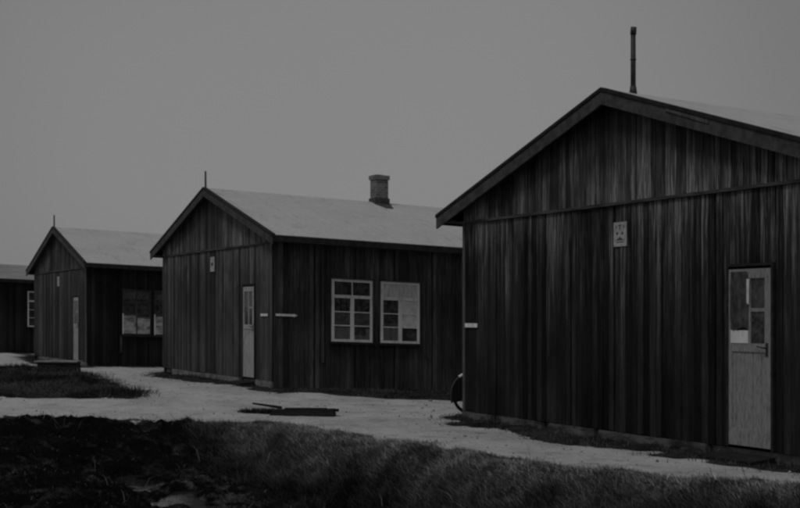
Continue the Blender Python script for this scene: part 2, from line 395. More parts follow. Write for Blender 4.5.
    if idx == 1:
        c = mb(); n = 14; top = 1.99; pts = []; r = random.Random(3)
        for j in range(13):
            zz = top-(top-1.33)*j/12
            for i in range(n+1):
                x = a+.045+(um-a-.055)*i/n
                pts.append((x+.004*math.sin(j*1.3), -.041-.008*math.sin(i*1.9+j*.25)-.004*r.random(), zz-(.018*math.sin(i*.45)+.01 if j == 12 else 0)))
        c.poly(pts, [(j*(n+1)+i, j*(n+1)+i+1, (j+1)*(n+1)+i+1, (j+1)*(n+1)+i) for j in range(12) for i in range(n)])
        c.build('rag', M['rag'], d, True)
        c = mb(); c.box(a+.04, um-.01, -.036, -.0305, 1.15, 1.30); c.build('pasted_notice', M['paint'], d)
        c = mb(); c.hexa([(um-.02,-.05,1.62),(um+.012,-.045,1.6),(um+.012,-.041,1.6),(um-.02,-.041,1.62),(um-.016,-.055,1.9),(um+.02,-.047,1.9),(um+.02,-.043,1.9),(um-.016,-.045,1.9)]); c.build('torn_strip', M['paper'], d)
        c = mb(); c.box(um+.021, b-.101, -.007, -.004, 1.151, 1.905); c.build('curtain', M['cloth'], d)
    else:
        c = mb(); c.box(a+.055, um-.018, -.008, -.003, 1.55 if idx == 2 else 1.2, 1.9); c.box(um+.022, b-.11, -.008, -.003, 1.57, 1.9); c.build('curtain', M['paper'], d)
        c = mb(); c.box(a+.055, b-.11, -.006, -.003, 1.16, 1.5); c.build('curtain', M['cloth'], d)
    m = mb(); m.hexa([(a-.1,-.42,-.4),(b+.1,-.42,-.4),(b+.1,-.056,-.4),(a-.1,-.056,-.4),(a-.1,-.42,-.185),(b+.1,-.42,-.19),(b+.1,-.056,-.14),(a-.1,-.056,-.14)]); m.build('doorstep', M['timber'], root)
    # right side windows
    def pw(mm, u0, u1, w0, w1, z0, z1): mm.box(W+.016+w0, W+.016+w1, u0, u1, z0, z1)
    for a_, b_, c_, d_, kind, lab in wins:
        m_ = MB; 
        old = MB.__init__
        def init(s): old(s); s.k = K
        MB.__init__ = init
        window(root, pw, a_, b_, c_, d_, kind, lab)
        MB.__init__ = old
    return root, mb, rp

WB2 = [(1.41, 2.42, .83, 2.24, 'panes', 'six-light white window with rags and cardboard behind its lower panes'),
       (2.64, 3.64, .83, 2.24, 'blind_top', 'white window with a pale blind across its top light'),
       (7.4, 8.4, .83, 2.24, 'panes', None), (8.62, 9.62, .83, 2.24, 'dark', None), (13.4, 14.4, .83, 2.24, 'dark', None), (14.62, 15.62, .83, 2.24, 'panes', None), (19.4, 20.4, .83, 2.24, 'blind_top', None)]
WB3 = [(1.14, 2.08, .84, 2.30, 'half_curtain', None), (2.2, 3.14, .84, 2.30, 'half_curtain', None), (7.2, 8.2, .83, 2.24, 'dark', None), (8.42, 9.42, .83, 2.24, 'dark', None), (14, 15, .83, 2.24, 'dark', None)]
WB4 = [(1.52, 2.52, 1.08, 2.62, 'dark', None), (2.75, 3.75, 1.08, 2.62, 'dark', None), (9, 10, .88, 2.3, 'dark', None)]

b1, mb1, rp1 = barrack(1, OX, OY, 0, 'nearest dark wooden barrack at the right, stovepipe on its ridge and a scuffed white door', wins=WB2, roofm='roof')
b2, mb2, rp2 = barrack(2, -6.2751, 35.596, .0936, 'wooden barrack in the middle with brick chimney and two white side windows', wins=WB2, roofm='roof')
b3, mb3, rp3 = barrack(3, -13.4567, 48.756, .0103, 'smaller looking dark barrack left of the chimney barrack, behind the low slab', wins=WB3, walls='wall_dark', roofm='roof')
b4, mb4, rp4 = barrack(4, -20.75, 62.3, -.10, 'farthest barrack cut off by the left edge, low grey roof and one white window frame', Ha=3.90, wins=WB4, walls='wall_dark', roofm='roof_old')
W = 8.055
# stovepipe of the nearest barrack
m = mb1(); x, y = W/2, .30
m.tube((x, y, 4.42), (x, y, 5.30), .036, .034, 12); m.tube((x, y, 5.30), (x+.012, y, 5.40), .042, .04, 12); m.tube((x, y, 4.46), (x, y, 4.60), .06, .04, 12); m.tube((x, y, 4.95), (x, y, 4.97), .04, .04, 12)
m.build('stovepipe', M['iron'], b1, True)
for b, mbx in ((b2, mb2), (b3, mb3)):
    m = mbx(); m.tube((W/2, -.17, 4.4), (W/2-.01, -.17, 4.92), .028, .022, 8); m.build('ridge_pole', M['iron'], b)
# chimney of the middle barrack
roof2 = [o for o in b2.children if o.name.startswith('roof')][0]
m = mb2(); x0, x1, y0, y1 = W/2-.12, W/2+.22, 4.42, 4.78
m.box(x0, x1, y0, y1, 4.2, 5.09); m.box(x0-.03, x1+.03, y0-.03, y1+.03, 5.09, 5.20)
ch = m.build('chimney', M['brick'], roof2)
m = mb2(); m.box(x0-.03, x1+.03, y0-.03, y1+.03, 4.25, 4.60); m.hexa([(x1+.03,y0-.06,4.37),(x1+.5,y0+.05,4.25),(x1+.5,y1-.1,4.25),(x1+.03,y1+.06,4.37),(x1+.03,y0-.06,4.45),(x1+.5,y0+.05,rp2(x1+.5)+.012),(x1+.5,y1-.1,rp2(x1+.5)+.012),(x1+.03,y1+.06,4.45)]); m.build('flashing', M['barge'], ch)
m = mb2(); m.box(x0+.1, x1-.1, y0+.1, y1-.1, 5.201, 5.225); m.build('flue', M['ink'], ch)
m = mb4(); m.box(W/2-.3, W/2+.3, 4.2, 4.9, 3.8, 4.0); m.build('ridge_vent', M['roof_old'], [o for o in b4.children if o.name.startswith('roof')][0])
# plates and painted marks
def plate(mbx, parent, u0, u1, z0, z1, marks, label):
    m = mbx(); m.box(u0, u1, -.034, -.024, z0, z1); p = m.build('number_plate', M['sign'], parent); p['label'] = label
    m = mbx()
    for (a, b, c, d) in marks: m.box(u0+(u1-u0)*a, u0+(u1-u0)*b, -.037, -.0335, z0+(z1-z0)*c, z0+(z1-z0)*d)
    if len(marks) > 4:                                      # small peaked emblem
        w_, h_ = u1-u0, z1-z0
        q = [(u0+w_*.2, z0+h_*.26), (u0+w_*.8, z0+h_*.26), (u0+w_*.66, z0+h_*.31), (u0+w_*.5, z0+h_*.40), (u0+w_*.34, z0+h_*.31)]
        m.prism_y(q, -.037, -.0335)
    m.build('plate_marks', M['ink'], p)
plate(mb1, b1, 4.035, 4.315, 2.395, 2.72, [(.46,.53,.70,.88), (.36,.64,.86,.89), (.18,.23,.74,.88), (.77,.82,.74,.88), (.22,.36,.49,.59), (.62,.76,.49,.59), (.24,.76,.16,.19)], 'small pale plate with dark emblem and dots')
plate(mb2, b2, 3.98, 4.28, 2.44, 2.80, [(.25,.75,.40,.60)], 'small pale number plate')
plate(mb3, b3, 3.9, 4.18, 2.44, 2.78, [(.3,.7,.5,.54)], 'small pale number plate')
def mark(mbx, parent, name, pts_boxes, label):
    m = mbx()
    for b_ in pts_boxes: m.box(*b_)
    o = m.build(name, M['paint'], parent); o['label'] = label; return m
mark(mb1, b1, 'painted_mark', [(.075, .46, -.04, -.034, 1.275, 1.34)], 'short white painted bar')
mark(mb2, b2, 'painted_mark', [(7.43, 7.85, -.04, -.034, 1.345, 1.40)], 'short white painted bar')
m = mb2(); m.box(W+.031, W+.034, .06, .5, 1.355, 1.405)
m.poly([(W+.031, .49, 1.34), (W+.031, .58, 1.38), (W+.031, .49, 1.42), (W+.0345, .49, 1.34), (W+.0345, .58, 1.38), (W+.0345, .49, 1.42)], [(0,1,2),(3,5,4),(0,3,4,1),(1,4,5,2),(2,5,3,0)])
o = m.build('painted_arrow', M['paint'], b2); o['label'] = 'thin white arrow pointing right'
for b, mbx in ((b2, mb2), (b3, mb3), (b1, mb1)):             # pale battens beside the windows
    for s_, z0, z1 in ((1.19, .35, 2.95), (3.87, .5, 2.95), (2.53, .7, 2.9)):
        if b is b3: 
            if s_ > 2: continue
            s_, z0, z1 = 1.1, .25, .80
        m = mbx(); m.box(W+.026, W+.04, s_-.03, s_+.03, z0, z1); m.build('batten', M['wall_fade'], b)

# ------------------------------------------------------------------ ground
def px2ts(px, py, h=1.7, z=None):
    d = h*1291.35/(py-313.4); x = (px-391.6)/1291.35*d
    dx, dy = x-OX, d-OY
    return (dx*CT-dy*ST, dx*ST+dy*CT)
POLY = {'A': [(-18.638, -5.603), (-17.899, -4.151), (-19.014, -3.127), (-16.304, -3.413), (-15.886, -2.592), (-13.406, -3.101), (-11.92, -3.056), (-9.377, -3.15), (-8.147, -2.996), (-6.502, -3.828), (-7.075, -4.952), (-7.901, -5.936), (-8.436, -6.986)], 'B': [(-28.599, -4.907), (-24.64, -2.697), (-21.723, -3.469), (-21.415, -5.78)], 'C': [(-34.383, -0.239), (-32.558, 0.74), (-25.954, 0.285), (-21.885, -0.655), (-23.093, -1.374), (-26.887, -1.547)], 'D': [(-16.05, -0.522), (-18.82, 0.747), (-15.002, 1.535), (-10.806, 1.019), (-6.446, -0.727), (-9.277, -0.51), (-10.751, -0.761), (-12.82, -0.939), (-14.485, -0.982)], 'E': [(-11.714, 1.25), (-8.758, 5.113), (-4.182, 2.677), (-4.458, 2.466), (-5.22, 0.971), (-5.669, 0.76), (-6.968, 0.323), (-7.057, -0.572)], 'F': [(0.006, -0.462), (-1.112, 0.595), (1.748, 0.888), (5.203, 0.974), (7.86, 1.061), (9.321, -0.589), (8.084, -0.659), (6.995, -0.638), (5.879, -0.577), (4.952, -0.619), (4.544, -0.88), (3.641, -0.922), (2.911, -0.786), (1.523, -0.709)], 'edge': [(-6.132, -12.512), (-4.476, -8.151), (-3.622, -6.7), (-1.736, -4.733), (-1.684, -5.851), (-1.197, -4.09), (-0.849, -3.406), (0.497, -3.095), (1.906, -2.954), (3.192, -2.689), (4.026, -2.703), (4.609, -2.455), (5.209, -2.485), (5.912, -2.553), (6.633, -2.368), (6.954, -2.128), (7.574, -2.022), (8.214, -1.632), (8.669, -1.235), (10.002, -0.719)], 'slab': (-18.338, -2.464), 'beam': (-1.75, -2.106), 'stick': (-2.468, -2.559), 'mounds': [(-1.126, -6.281, 0.9, 0.17), (-1.026, -6.809, 0.6, 0.10), (-0.199, -5.185, 0.7, 0.1), (-11.3, -4.0, 2.3, .17), (-14.6, -4.3, 2.6, .2), (-17.5, -4.0, 2.4, .16)], 'bike': (-0.913, 0.624)}
def inside(poly, T, Sx):
    c = np.zeros(T.shape, bool); n = len(poly)
    for i in range(n):
        x1, y1 = poly[i]; x2, y2 = poly[(i+1) % n]
        cond = (y1 > Sx) != (y2 > Sx)
        with np.errstate(divide='ignore', invalid='ignore'):
            xi = (x2-x1)*(Sx-y1)/(y2-y1+1e-12)+x1
        c ^= cond & (T < xi)
    return c
def vnoise(X, Y, seed=0):                                   # smooth value noise, vectorised
    r = np.random.default_rng(seed); P = r.random((257, 257))
    xi = np.floor(X).astype(int); yi = np.floor(Y).astype(int); fx = X-xi; fy = Y-yi
    fx = fx*fx*(3-2*fx); fy = fy*fy*(3-2*fy); a = P[xi % 256, yi % 256]; b = P[(xi+1) % 256, yi % 256]; c = P[xi % 256, (yi+1) % 256]; d = P[(xi+1) % 256, (yi+1) % 256]
    return (a*(1-fx)+b*fx)*(1-fy)+(c*(1-fx)+d*fx)*fy-.5
def fbm(X, Y, f, n, seed=0, g=.5):
    o = 0; a = 1
    for i in range(n): o = o+a*vnoise(X*f*2**i+13.7*i+seed, Y*f*2**i+7.1*i, seed+i); a *= g
    return o
def sm(x, a, b): u = np.clip((x-a)/(b-a), 0, 1); return u*u*(3-2*u)
EDGE_T = np.array([p[0] for p in POLY['edge']]); EDGE_S = np.array([p[1] for p in POLY['edge']])
def crest(T): return np.interp(T, EDGE_T, EDGE_S)
def isgrass(T, Sx):
    w = .10; a = T+fbm(T, Sx, 2.2, 3, 5)*.45; b = Sx+fbm(T, Sx, 2.2, 3, 9)*.45
    g = b < crest(a)
    for k_ in ('A', 'B', 'C', 'D', 'E', 'F'): g |= inside(POLY[k_], a, b)
    g |= (b > 6.0)
    g |= inside([(-100, -60), (-24, -60), (-24, -9), (-100, -9)], a, b)
    for t0, t1 in ((0, 8), (-16.4, -8.3), (-31.4, -23.2), (-47, -39)): g |= (a > t0-.3) & (a < t1+.3) & (b > -.15) & (b < 24.5)
    return g
def rough(T, Sx):   # the dug-over, clotted earth on the near left
    r = sm(Sx, -3.8, -5.0)*1.0 + sm(T, 1.0, -3.0)*sm(Sx, -3.6, -4.9)
    return np.clip(r, 0, 1)*(Sx < crest(T)-.1)
def height(T, Sx, detail=True):
    z = -.2+.09*np.exp(-((T+12)/5.0)**2)+.0*T
    z = z+K*np.clip(Sx, 0, 26)
    ds = Sx-crest(T)                                         # negative on the near side of the path edge
    dep = .44*sm(T, -1.6, 1.4)+.08*np.clip(T, 0, 12)
    ax = -5.35+.0*T
    far = sm(Sx, crest(T)-.40, -4.05); near = sm(Sx, -8.1, -5.7)
    z = z-dep*np.minimum(far, near)
    z = z+.05*sm(ds, 0.0, -.3)*sm(ds, -1.3, -.4)*sm(T, -1, 1)  # little crest of turf
    if detail:
        rg = rough(T, Sx)
        z = z+rg*(fbm(T, Sx, 1.1, 3, 21)*.16+fbm(T, Sx, 4.2, 4, 31, .6)*.12)
        gs = (ds < 0)
        z = z+gs*(1-rg)*fbm(T, Sx, 2.5, 3, 41)*.07
        z = z+(~gs)*(fbm(T, Sx, .6, 3, 51)*.035+fbm(T, Sx, 6, 2, 61)*.010)
        for (tc, sc, r, hh) in POLY['mounds']:
            q = np.hypot(T-tc, Sx-sc)/r; z = z+hh*np.clip(1-q*q, 0, 1)**1.5*(1+.5*fbm(T, Sx, 2.6, 3, 71))
        pA = inside(POLY['A'], T, Sx); z = z+pA*(fbm(T, Sx, 3, 2, 81)*.04)
    return z
def axis(lo, hi, step, far):
    c = list(np.arange(lo, hi, step)); d = step; x = c[-1]
    while x < far: d *= 1.22; x += d; c.append(x)
    d = step; x = c[0]; pre = []
    while x > -far: d *= 1.22; x -= d; pre.append(x)
    return np.array(pre[::-1]+c)
ta = axis(-16, 12, .055, 1500); sa = axis(-9.5, 3.0, .055, 1500)
TT, SS = np.meshgrid(ta, sa, indexing='ij')
ZZ = height(TT, SS); GG = isgrass(TT, SS)
XX = OX+CT*TT+ST*SS; YY = OY-ST*TT+CT*SS
nt_, ns_ = len(ta), len(sa)
Vall = np.stack([XX, YY, ZZ], -1).reshape(-1, 3)
gi = np.arange(nt_*ns_).reshape(nt_, ns_)
quads = np.stack([gi[:-1, :-1], gi[:-1, 1:], gi[1:, 1:], gi[1:, :-1]], -1)[:, :, ::-1].reshape(-1, 4)
gf = (GG[:-1, :-1].astype(int)+GG[1:, :-1]+GG[:-1, 1:]+GG[1:, 1:]).reshape(-1) >= 2
GA = GG.astype(float)
for _ in range(3):
    GA[1:-1, 1:-1] = (GA[1:-1, 1:-1]*2+GA[:-2, 1:-1]+GA[2:, 1:-1]+GA[1:-1, :-2]+GA[1:-1, 2:])/6
RG = rough(TT, SS)
SI = sm(SS, -6.1, -5.5)*sm(SS, -4.1, -4.7)*sm(TT, .3, 2.0)
def np_mesh(name, V, F, m, attrs=(), smooth=True):
    me = bpy.data.meshes.new(name); nv, nf = len(V), len(F); k = F.shape[1]
    me.vertices.add(nv); me.vertices.foreach_set('co', V.astype(np.float32).ravel())
    me.loops.add(nf*k); me.loops.foreach_set('vertex_index', F.astype(np.int32).ravel())
    me.polygons.add(nf); me.polygons.foreach_set('loop_start', np.arange(0, nf*k, k, dtype=np.int32)); me.polygons.foreach_set('loop_total', np.full(nf, k, np.int32))
    me.update(calc_edges=True)
    if smooth: me.polygons.foreach_set('use_smooth', np.ones(nf, bool))
    for an, av in attrs:
        a = me.attributes.new(an, 'FLOAT', 'POINT'); a.data.foreach_set('value', av.astype(np.float32).ravel())
    me.materials.append(m); me.validate(); 
    o = bpy.data.objects.new(name, me); COL.objects.link(o); return o
def sub(name, mask, m):
    F = quads[mask]; u, inv = np.unique(F, return_inverse=True)
    return np_mesh(name, Vall[u], inv.reshape(F.shape), m, (('grass', GA.reshape(-1)[u]), ('rough', RG.reshape(-1)[u]), ('silt', SI.reshape(-1)[u])))
def ground_mat():
    m, nt, b = mat('earth_and_gravel')
    g = attr(nt, 'grass'); r = attr(nt, 'rough')
    n1 = noise4(nt, (.9, .9, .9), 1, 6, .65); n2 = noise4(nt, (22, 22, 22), 1, 5, .7, 3); n3 = noise4(nt, (3.2, 3.2, 3.2), 1, 4, .6, 6)
    path = math_(nt, 'MULTIPLY', mapr(nt, n1, .32, .62, .40, .54), mapr(nt, n2, .3, .7, .78, 1.2))
    path = math_(nt, 'MULTIPLY', path, mapr(nt, n3, .3, .52, .72, 1.0))
    turf = math_(nt, 'MULTIPLY', mapr(nt, n3, .35, .65, .02, .055), mapr(nt, n2, .3, .7, .6, 1.3))
    soil = math_(nt, 'MULTIPLY', mapr(nt, n3, .54, .70, .005, .05), mapr(nt, n2, .35, .7, .5, 1.5))
    mx = N(nt, 'ShaderNodeMix', data_type='FLOAT'); nt.links.new(r, mx.inputs[0]); nt.links.new(turf, mx.inputs[2]); nt.links.new(soil, mx.inputs[3])
    n6 = noise4(nt, (2.2, 2.2, 2.2), 1, 5, .7, 17)
    si = math_(nt, 'MULTIPLY', attr(nt, 'silt'), mapr(nt, n6, .50, .60, 0, 1))
    mxs = N(nt, 'ShaderNodeMix', data_type='FLOAT'); nt.links.new(si, mxs.inputs[0]); nt.links.new(mx.outputs[0], mxs.inputs[2]); mxs.inputs[3].default_value = .075
    mx = mxs
    gg = mapr(nt, math_(nt, 'MULTIPLY_ADD', math_(nt, 'SUBTRACT', n2, .5), .9, g), .35, .65, 0, 1)
    mx2 = N(nt, 'ShaderNodeMix', data_type='FLOAT'); nt.links.new(gg, mx2.inputs[0]); nt.links.new(path, mx2.inputs[2]); nt.links.new(mx.outputs[0], mx2.inputs[3])
    nt.links.new(mx2.outputs[0], b.inputs['Base Color'])
    nt.links.new(mapr(nt, n1, .4, .6, .62, .9), b.inputs['Roughness']); nt.links.new(math_(nt, 'MULTIPLY_ADD', gg, -.27, .3), b.inputs['Specular IOR Level'])
    n5 = noise4(nt, (70, 70, 70), 1, 3, .7, 12)
    bump(nt, b, math_(nt, 'ADD', math_(nt, 'ADD', n2, n3), math_(nt, 'MULTIPLY', n5, .5)), .9, .03)
    return m
GM = ground_mat()
for nm, mk in (('ground', gf), ('path', ~gf)):
    o = sub(nm, mk, GM); o['kind'] = 'structure'

# water lying in the ditch
wm, wnt, wb = mat('ditch_water'); wb.inputs['Base Color'].default_value = (.02, .02, .02, 1); wb.inputs['Roughness'].default_value = .12
bump(wnt, wb, noise4(wnt, (3, 3, 3), 1, 3), .15, .02)
tw = np.linspace(.2, 12, 60); Vw = []; 
for t in tw:
    zc = -.2-(.44+.08*t)+.0
    for s_ in (-6.5, -3.9): x, y = world(t, s_); Vw.append((x, y, zc))
Fw = np.array([(2*i, 2*i+2, 2*i+3, 2*i+1) for i in range(len(tw)-1)])
o = np_mesh('ditch_water', np.array(Vw), Fw, wm); o['kind'] = 'structure'

# ------------------------------------------------------------------ grass
def blade_mat():
    m, nt, b = mat('dead_grass')
    a = attr(nt, 'shade'); nt.links.new(a, b.inputs['Base Color']); b.inputs['Roughness'].default_value = .85; b.inputs['Specular IOR Level'].default_value = .08
    return m
BM = blade_mat()
def blades(name, T, Sx, length, lean_t, lean_s, spread, width, shade, label, cat='grass', seed=1):
    """one bent two-segment blade at each camp-frame point"""
    r = np.random.default_rng(seed); n = len(T)
    Z = height(T, Sx)-.01
    X = OX+CT*T+ST*Sx; Y = OY-ST*T+CT*Sx
    lt = lean_t+r.normal(0, spread, n); ls = lean_s+r.normal(0, spread, n)
    dx = CT*lt+ST*ls; dy = -ST*lt+CT*ls; dz = r.uniform(.5, 1.0, n)
    nn = np.sqrt(dx**2+dy**2+dz**2); L = length*r.uniform(.5, 1.3, n); dx, dy, dz = dx/nn*L, dy/nn*L, dz/nn*L
    ang = r.uniform(0, 2*np.pi, n); w = width*r.uniform(.6, 1.3, n); wx, wy = np.cos(ang)*w/2, np.sin(ang)*w/2
    V = np.zeros((n, 5, 3))
    V[:, 0] = np.stack([X-wx, Y-wy, Z], -1); V[:, 1] = np.stack([X+wx, Y+wy, Z], -1)
    mx, my, mz = X+dx*.45, Y+dy*.45, Z+dz*.62
    V[:, 2] = np.stack([mx+wx*.8, my+wy*.8, mz], -1); V[:, 3] = np.stack([mx-wx*.8, my-wy*.8, mz], -1)
    V[:, 4] = np.stack([X+dx*1.15, Y+dy*1.15, Z+dz*.85], -1)
    b0 = np.arange(n)*5
    F = np.concatenate([np.stack([b0, b0+1, b0+2], -1), np.stack([b0, b0+2, b0+3], -1), np.stack([b0+3, b0+2, b0+4], -1)])
    sh = np.repeat(shade, 5)
    o = np_mesh(name, V.reshape(-1, 3), F, BM, (('shade', sh),), smooth=False)
    o['kind'] = 'stuff'; o['label'] = label; o['category'] = cat; return o
def scatter(n, t0, t1, s0, s1, keep, cl=0, per=1, rad=.05, seed=0):
    r = np.random.default_rng(seed)
    if cl:
        ct = r.uniform(t0, t1, cl); cs = r.uniform(s0, s1, cl); T = np.repeat(ct, per)+r.normal(0, rad, cl*per); Sx = np.repeat(cs, per)+r.normal(0, rad, cl*per)
    else: T = r.uniform(t0, t1, n); Sx = r.uniform(s0, s1, n)
    k_ = keep(T, Sx); return T[k_], Sx[k_]
# bank above the ditch: long combed winter grass
jit = lambda T, a: T+np.random.default_rng(len(T)).normal(0, a, len(T))
k1 = lambda T, Sx: isgrass(jit(T, .06), Sx) & (Sx < crest(T)+.15) & (jit(rough(T, Sx), .22) < .55)
T, Sx = scatter(0, -2, 12, -5.4, -.3, k1, 11000, 32, .085, 3)
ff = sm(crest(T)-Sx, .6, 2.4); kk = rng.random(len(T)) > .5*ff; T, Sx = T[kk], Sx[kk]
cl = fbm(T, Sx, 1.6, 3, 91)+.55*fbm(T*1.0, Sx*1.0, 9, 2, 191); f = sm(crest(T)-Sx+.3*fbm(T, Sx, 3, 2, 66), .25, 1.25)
sh = np.clip(.31+.48*cl+rng.normal(0, .07, len(T)), .02, .6)*(1-.86*f)  # darker down the bank face: slope shade put into the blade colour
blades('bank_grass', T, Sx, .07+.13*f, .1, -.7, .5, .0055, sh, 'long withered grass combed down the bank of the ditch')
# short turf along the walls and on the near verge
k2 = lambda T, Sx: isgrass(jit(T, .12), jit(Sx, .14)) & ~(Sx < crest(T)+.1) & (Sx < 5.5)
T, Sx = scatter(0, -34, 9, -12, 6, k2, 42000, 11, .07, 5)
inb = np.zeros(len(T), bool)
for t0 in (0, -16.42, -31.2): inb |= (T > t0+.03) & (T < t0+8.02) & (Sx > .02)
T, Sx = T[~inb], Sx[~inb]
sh = np.clip(.05+.08*fbm(T, Sx, 1.3, 3, 95)+rng.normal(0, .018, len(T)), .01, .14)
blades('turf', T, Sx, .07, 0, -.1, .5, .008, sh, 'patchy dark turf along the barrack walls', seed=5)
T, Sx = scatter(0, -21, -6, -7.2, -2.2, lambda a, b: inside(POLY['A'], jit(a, .12)+.25*fbm(a, b, 2, 2, 3), jit(b, .2)+.25*fbm(a, b, 2, 2, 8)) & (np.hypot(a-POLY['slab'][0]-.2, b-POLY['slab'][1]+.55) > 1.15), 9000, 12, .07, 15)
sh = np.clip(.04+.09*fbm(T, Sx, 1.4, 3, 96)+rng.normal(0, .015, len(T)), .008, .13)
blades('rough_grass', T, Sx, .13*(1+1.2*fbm(T, Sx, 1.1, 2, 44)), -.2, 0, .6, .010, sh, 'hummock of rough dark grass between the two arms of the path', seed=16)
# a few tall pale stalks along the ditch edge
T, Sx = scatter(900, -4, 11, -6.5, -1.6, lambda a, b: (b < crest(a)) & (fbm(a, b, 1.5, 2, 77) > .06), seed=23)
blades('dry_stalks', T, Sx, .26, .2, -.3, .35, .008, np.clip(rng.normal(.25, .1, len(T)), .05, .5), 'sparse tall pale dry stalks along the ditch', seed=24)
# dead weeds over the broken ground
k3 = lambda T, Sx: (rough(T, Sx) > .3) & (Sx < crest(T)-.05)
T, Sx = scatter(0, -9, 11, -10.5, -3.6, k3, 15000, 14, .06, 7)
cl = fbm(T, Sx, 1.2, 3, 97); sh = np.clip(.006+.025*cl+np.where(rng.random(len(T)) > .93, .22, .0)*rng.random(len(T)), .005, .16)
blades('dead_weeds', T, Sx, .065, 0, 0, 1.1, .0065, sh, 'dark tangled dead weeds on the broken ground', 'weeds', seed=8)

# loose stones and grit on the path
gr_ = np.random.default_rng(33); n = 11000
T = gr_.uniform(-24, 9.5, n); Sx = gr_.uniform(-9, 5, n); keep = ~isgrass(T, Sx)
edge = isgrass(jit(T, .35), jit(Sx, .35)); keep &= edge | (gr_.random(n) < .3)
T, Sx = T[keep], Sx[keep]; n = len(T)
Zg = height(T, Sx); Xg = OX+CT*T+ST*Sx; Yg = OY-ST*T+CT*Sx; rr = gr_.gamma(2.0, .0035, n)+.005
dirs = np.array([(1,0,0),(0,1,0),(-1,0,0),(0,-1,0),(0,0,.8),(0,0,-.6)])
V = np.stack([Xg, Yg, Zg+rr*.25], -1)[:, None, :]+dirs[None]*rr[:, None, None]*gr_.uniform(.6, 1.3, (n, 6, 1))
tri = np.array([(0,1,4),(1,2,4),(2,3,4),(3,0,4),(1,0,5),(2,1,5),(3,2,5),(0,3,5)])
F = (tri[None]+np.arange(n)[:, None, None]*6).reshape(-1, 3)
o = np_mesh('gravel', V.reshape(-1, 3), F, BM, (('shade', np.repeat(gr_.uniform(.08, .42, n), 6)),), smooth=False); o['kind'] = 'stuff'; o['label'] = 'loose stones and grit scattered over the pale path'; o['category'] = 'gravel'
# ------------------------------------------------------------------ single things
def zat(t, s): return float(height(np.array([t]), np.array([s]), True)[0])
def place(t, s, dz=0): x, y = world(t, s); return (x, y, zat(t, s)+dz)
# low slab over a pit
pt, ps = POLY['slab']
x, y = world(pt, ps)
root = thing('pit_cover', 'low dark pit cover with a pale slab top, in the grass before the third barrack', 'pit cover', (x, y, zat(pt, ps)-.02), -.06)
m = MB(); m.box(-.62, .60, -.28, .28, .31, .345); m.build('slab', M['slabtop'], root)
m = MB(); m.box(-.55, .55, -.22, .22, -.15, .309); m.build('kerb', M['timber'], root)
# heavy timber on the path, with a stick
pt, ps = POLY['beam']; x, y = world(pt, ps)
root = thing('timber_beam', 'tarred timber beam lying on the pale path beside the ditch', 'beam', (x, y, zat(pt, ps)), -.02)
m = MB(); m.hexa([(-.56,-.11,.0),(.54,-.11,.005),(.55,.10,.005),(-.48,.10,.0),(-.50,-.10,.10),(.50,-.09,.115),(.53,.09,.115),(-.42,.09,.10)]); m.box(.46, .60, -.06, .05, .07, .112)
m.build('beam', M['timber'], root)
m = MB(); m.box(-.3, .4, -.08, .06, .102, .127); m.build('splinter', M['timber'], root)
x2, y2 = world(*POLY['stick'])
m = MB(); m.tube((-.16, 0, .17), (.34, -.04, .10), .016, .024, 7)
st = m.build('stick', M['timber']); st.location = (x2, y2, zat(*POLY['stick'])); tag(st, 'thin dark stick poking out left of the tarred beam', 'stick')
# grass tuft around it
r = np.random.default_rng(4); tt, tsx = POLY['stick']
a = r.uniform(-.42, .95, 4500)*r.uniform(.3, 1, 4500); q = r.normal(0, .10, 4500)
wx_, wy_ = x2+a, y2-.02+q
T = (wx_-OX)*CT-(wy_-OY)*ST; Sx = (wx_-OX)*ST+(wy_-OY)*CT
blades('tuft_grass', T, Sx, .12, 0, 0, .9, .009, np.clip(r.normal(.025, .02, 4500), .006, .1), 'ragged tuft of dark grass around the stick and beam', seed=12)

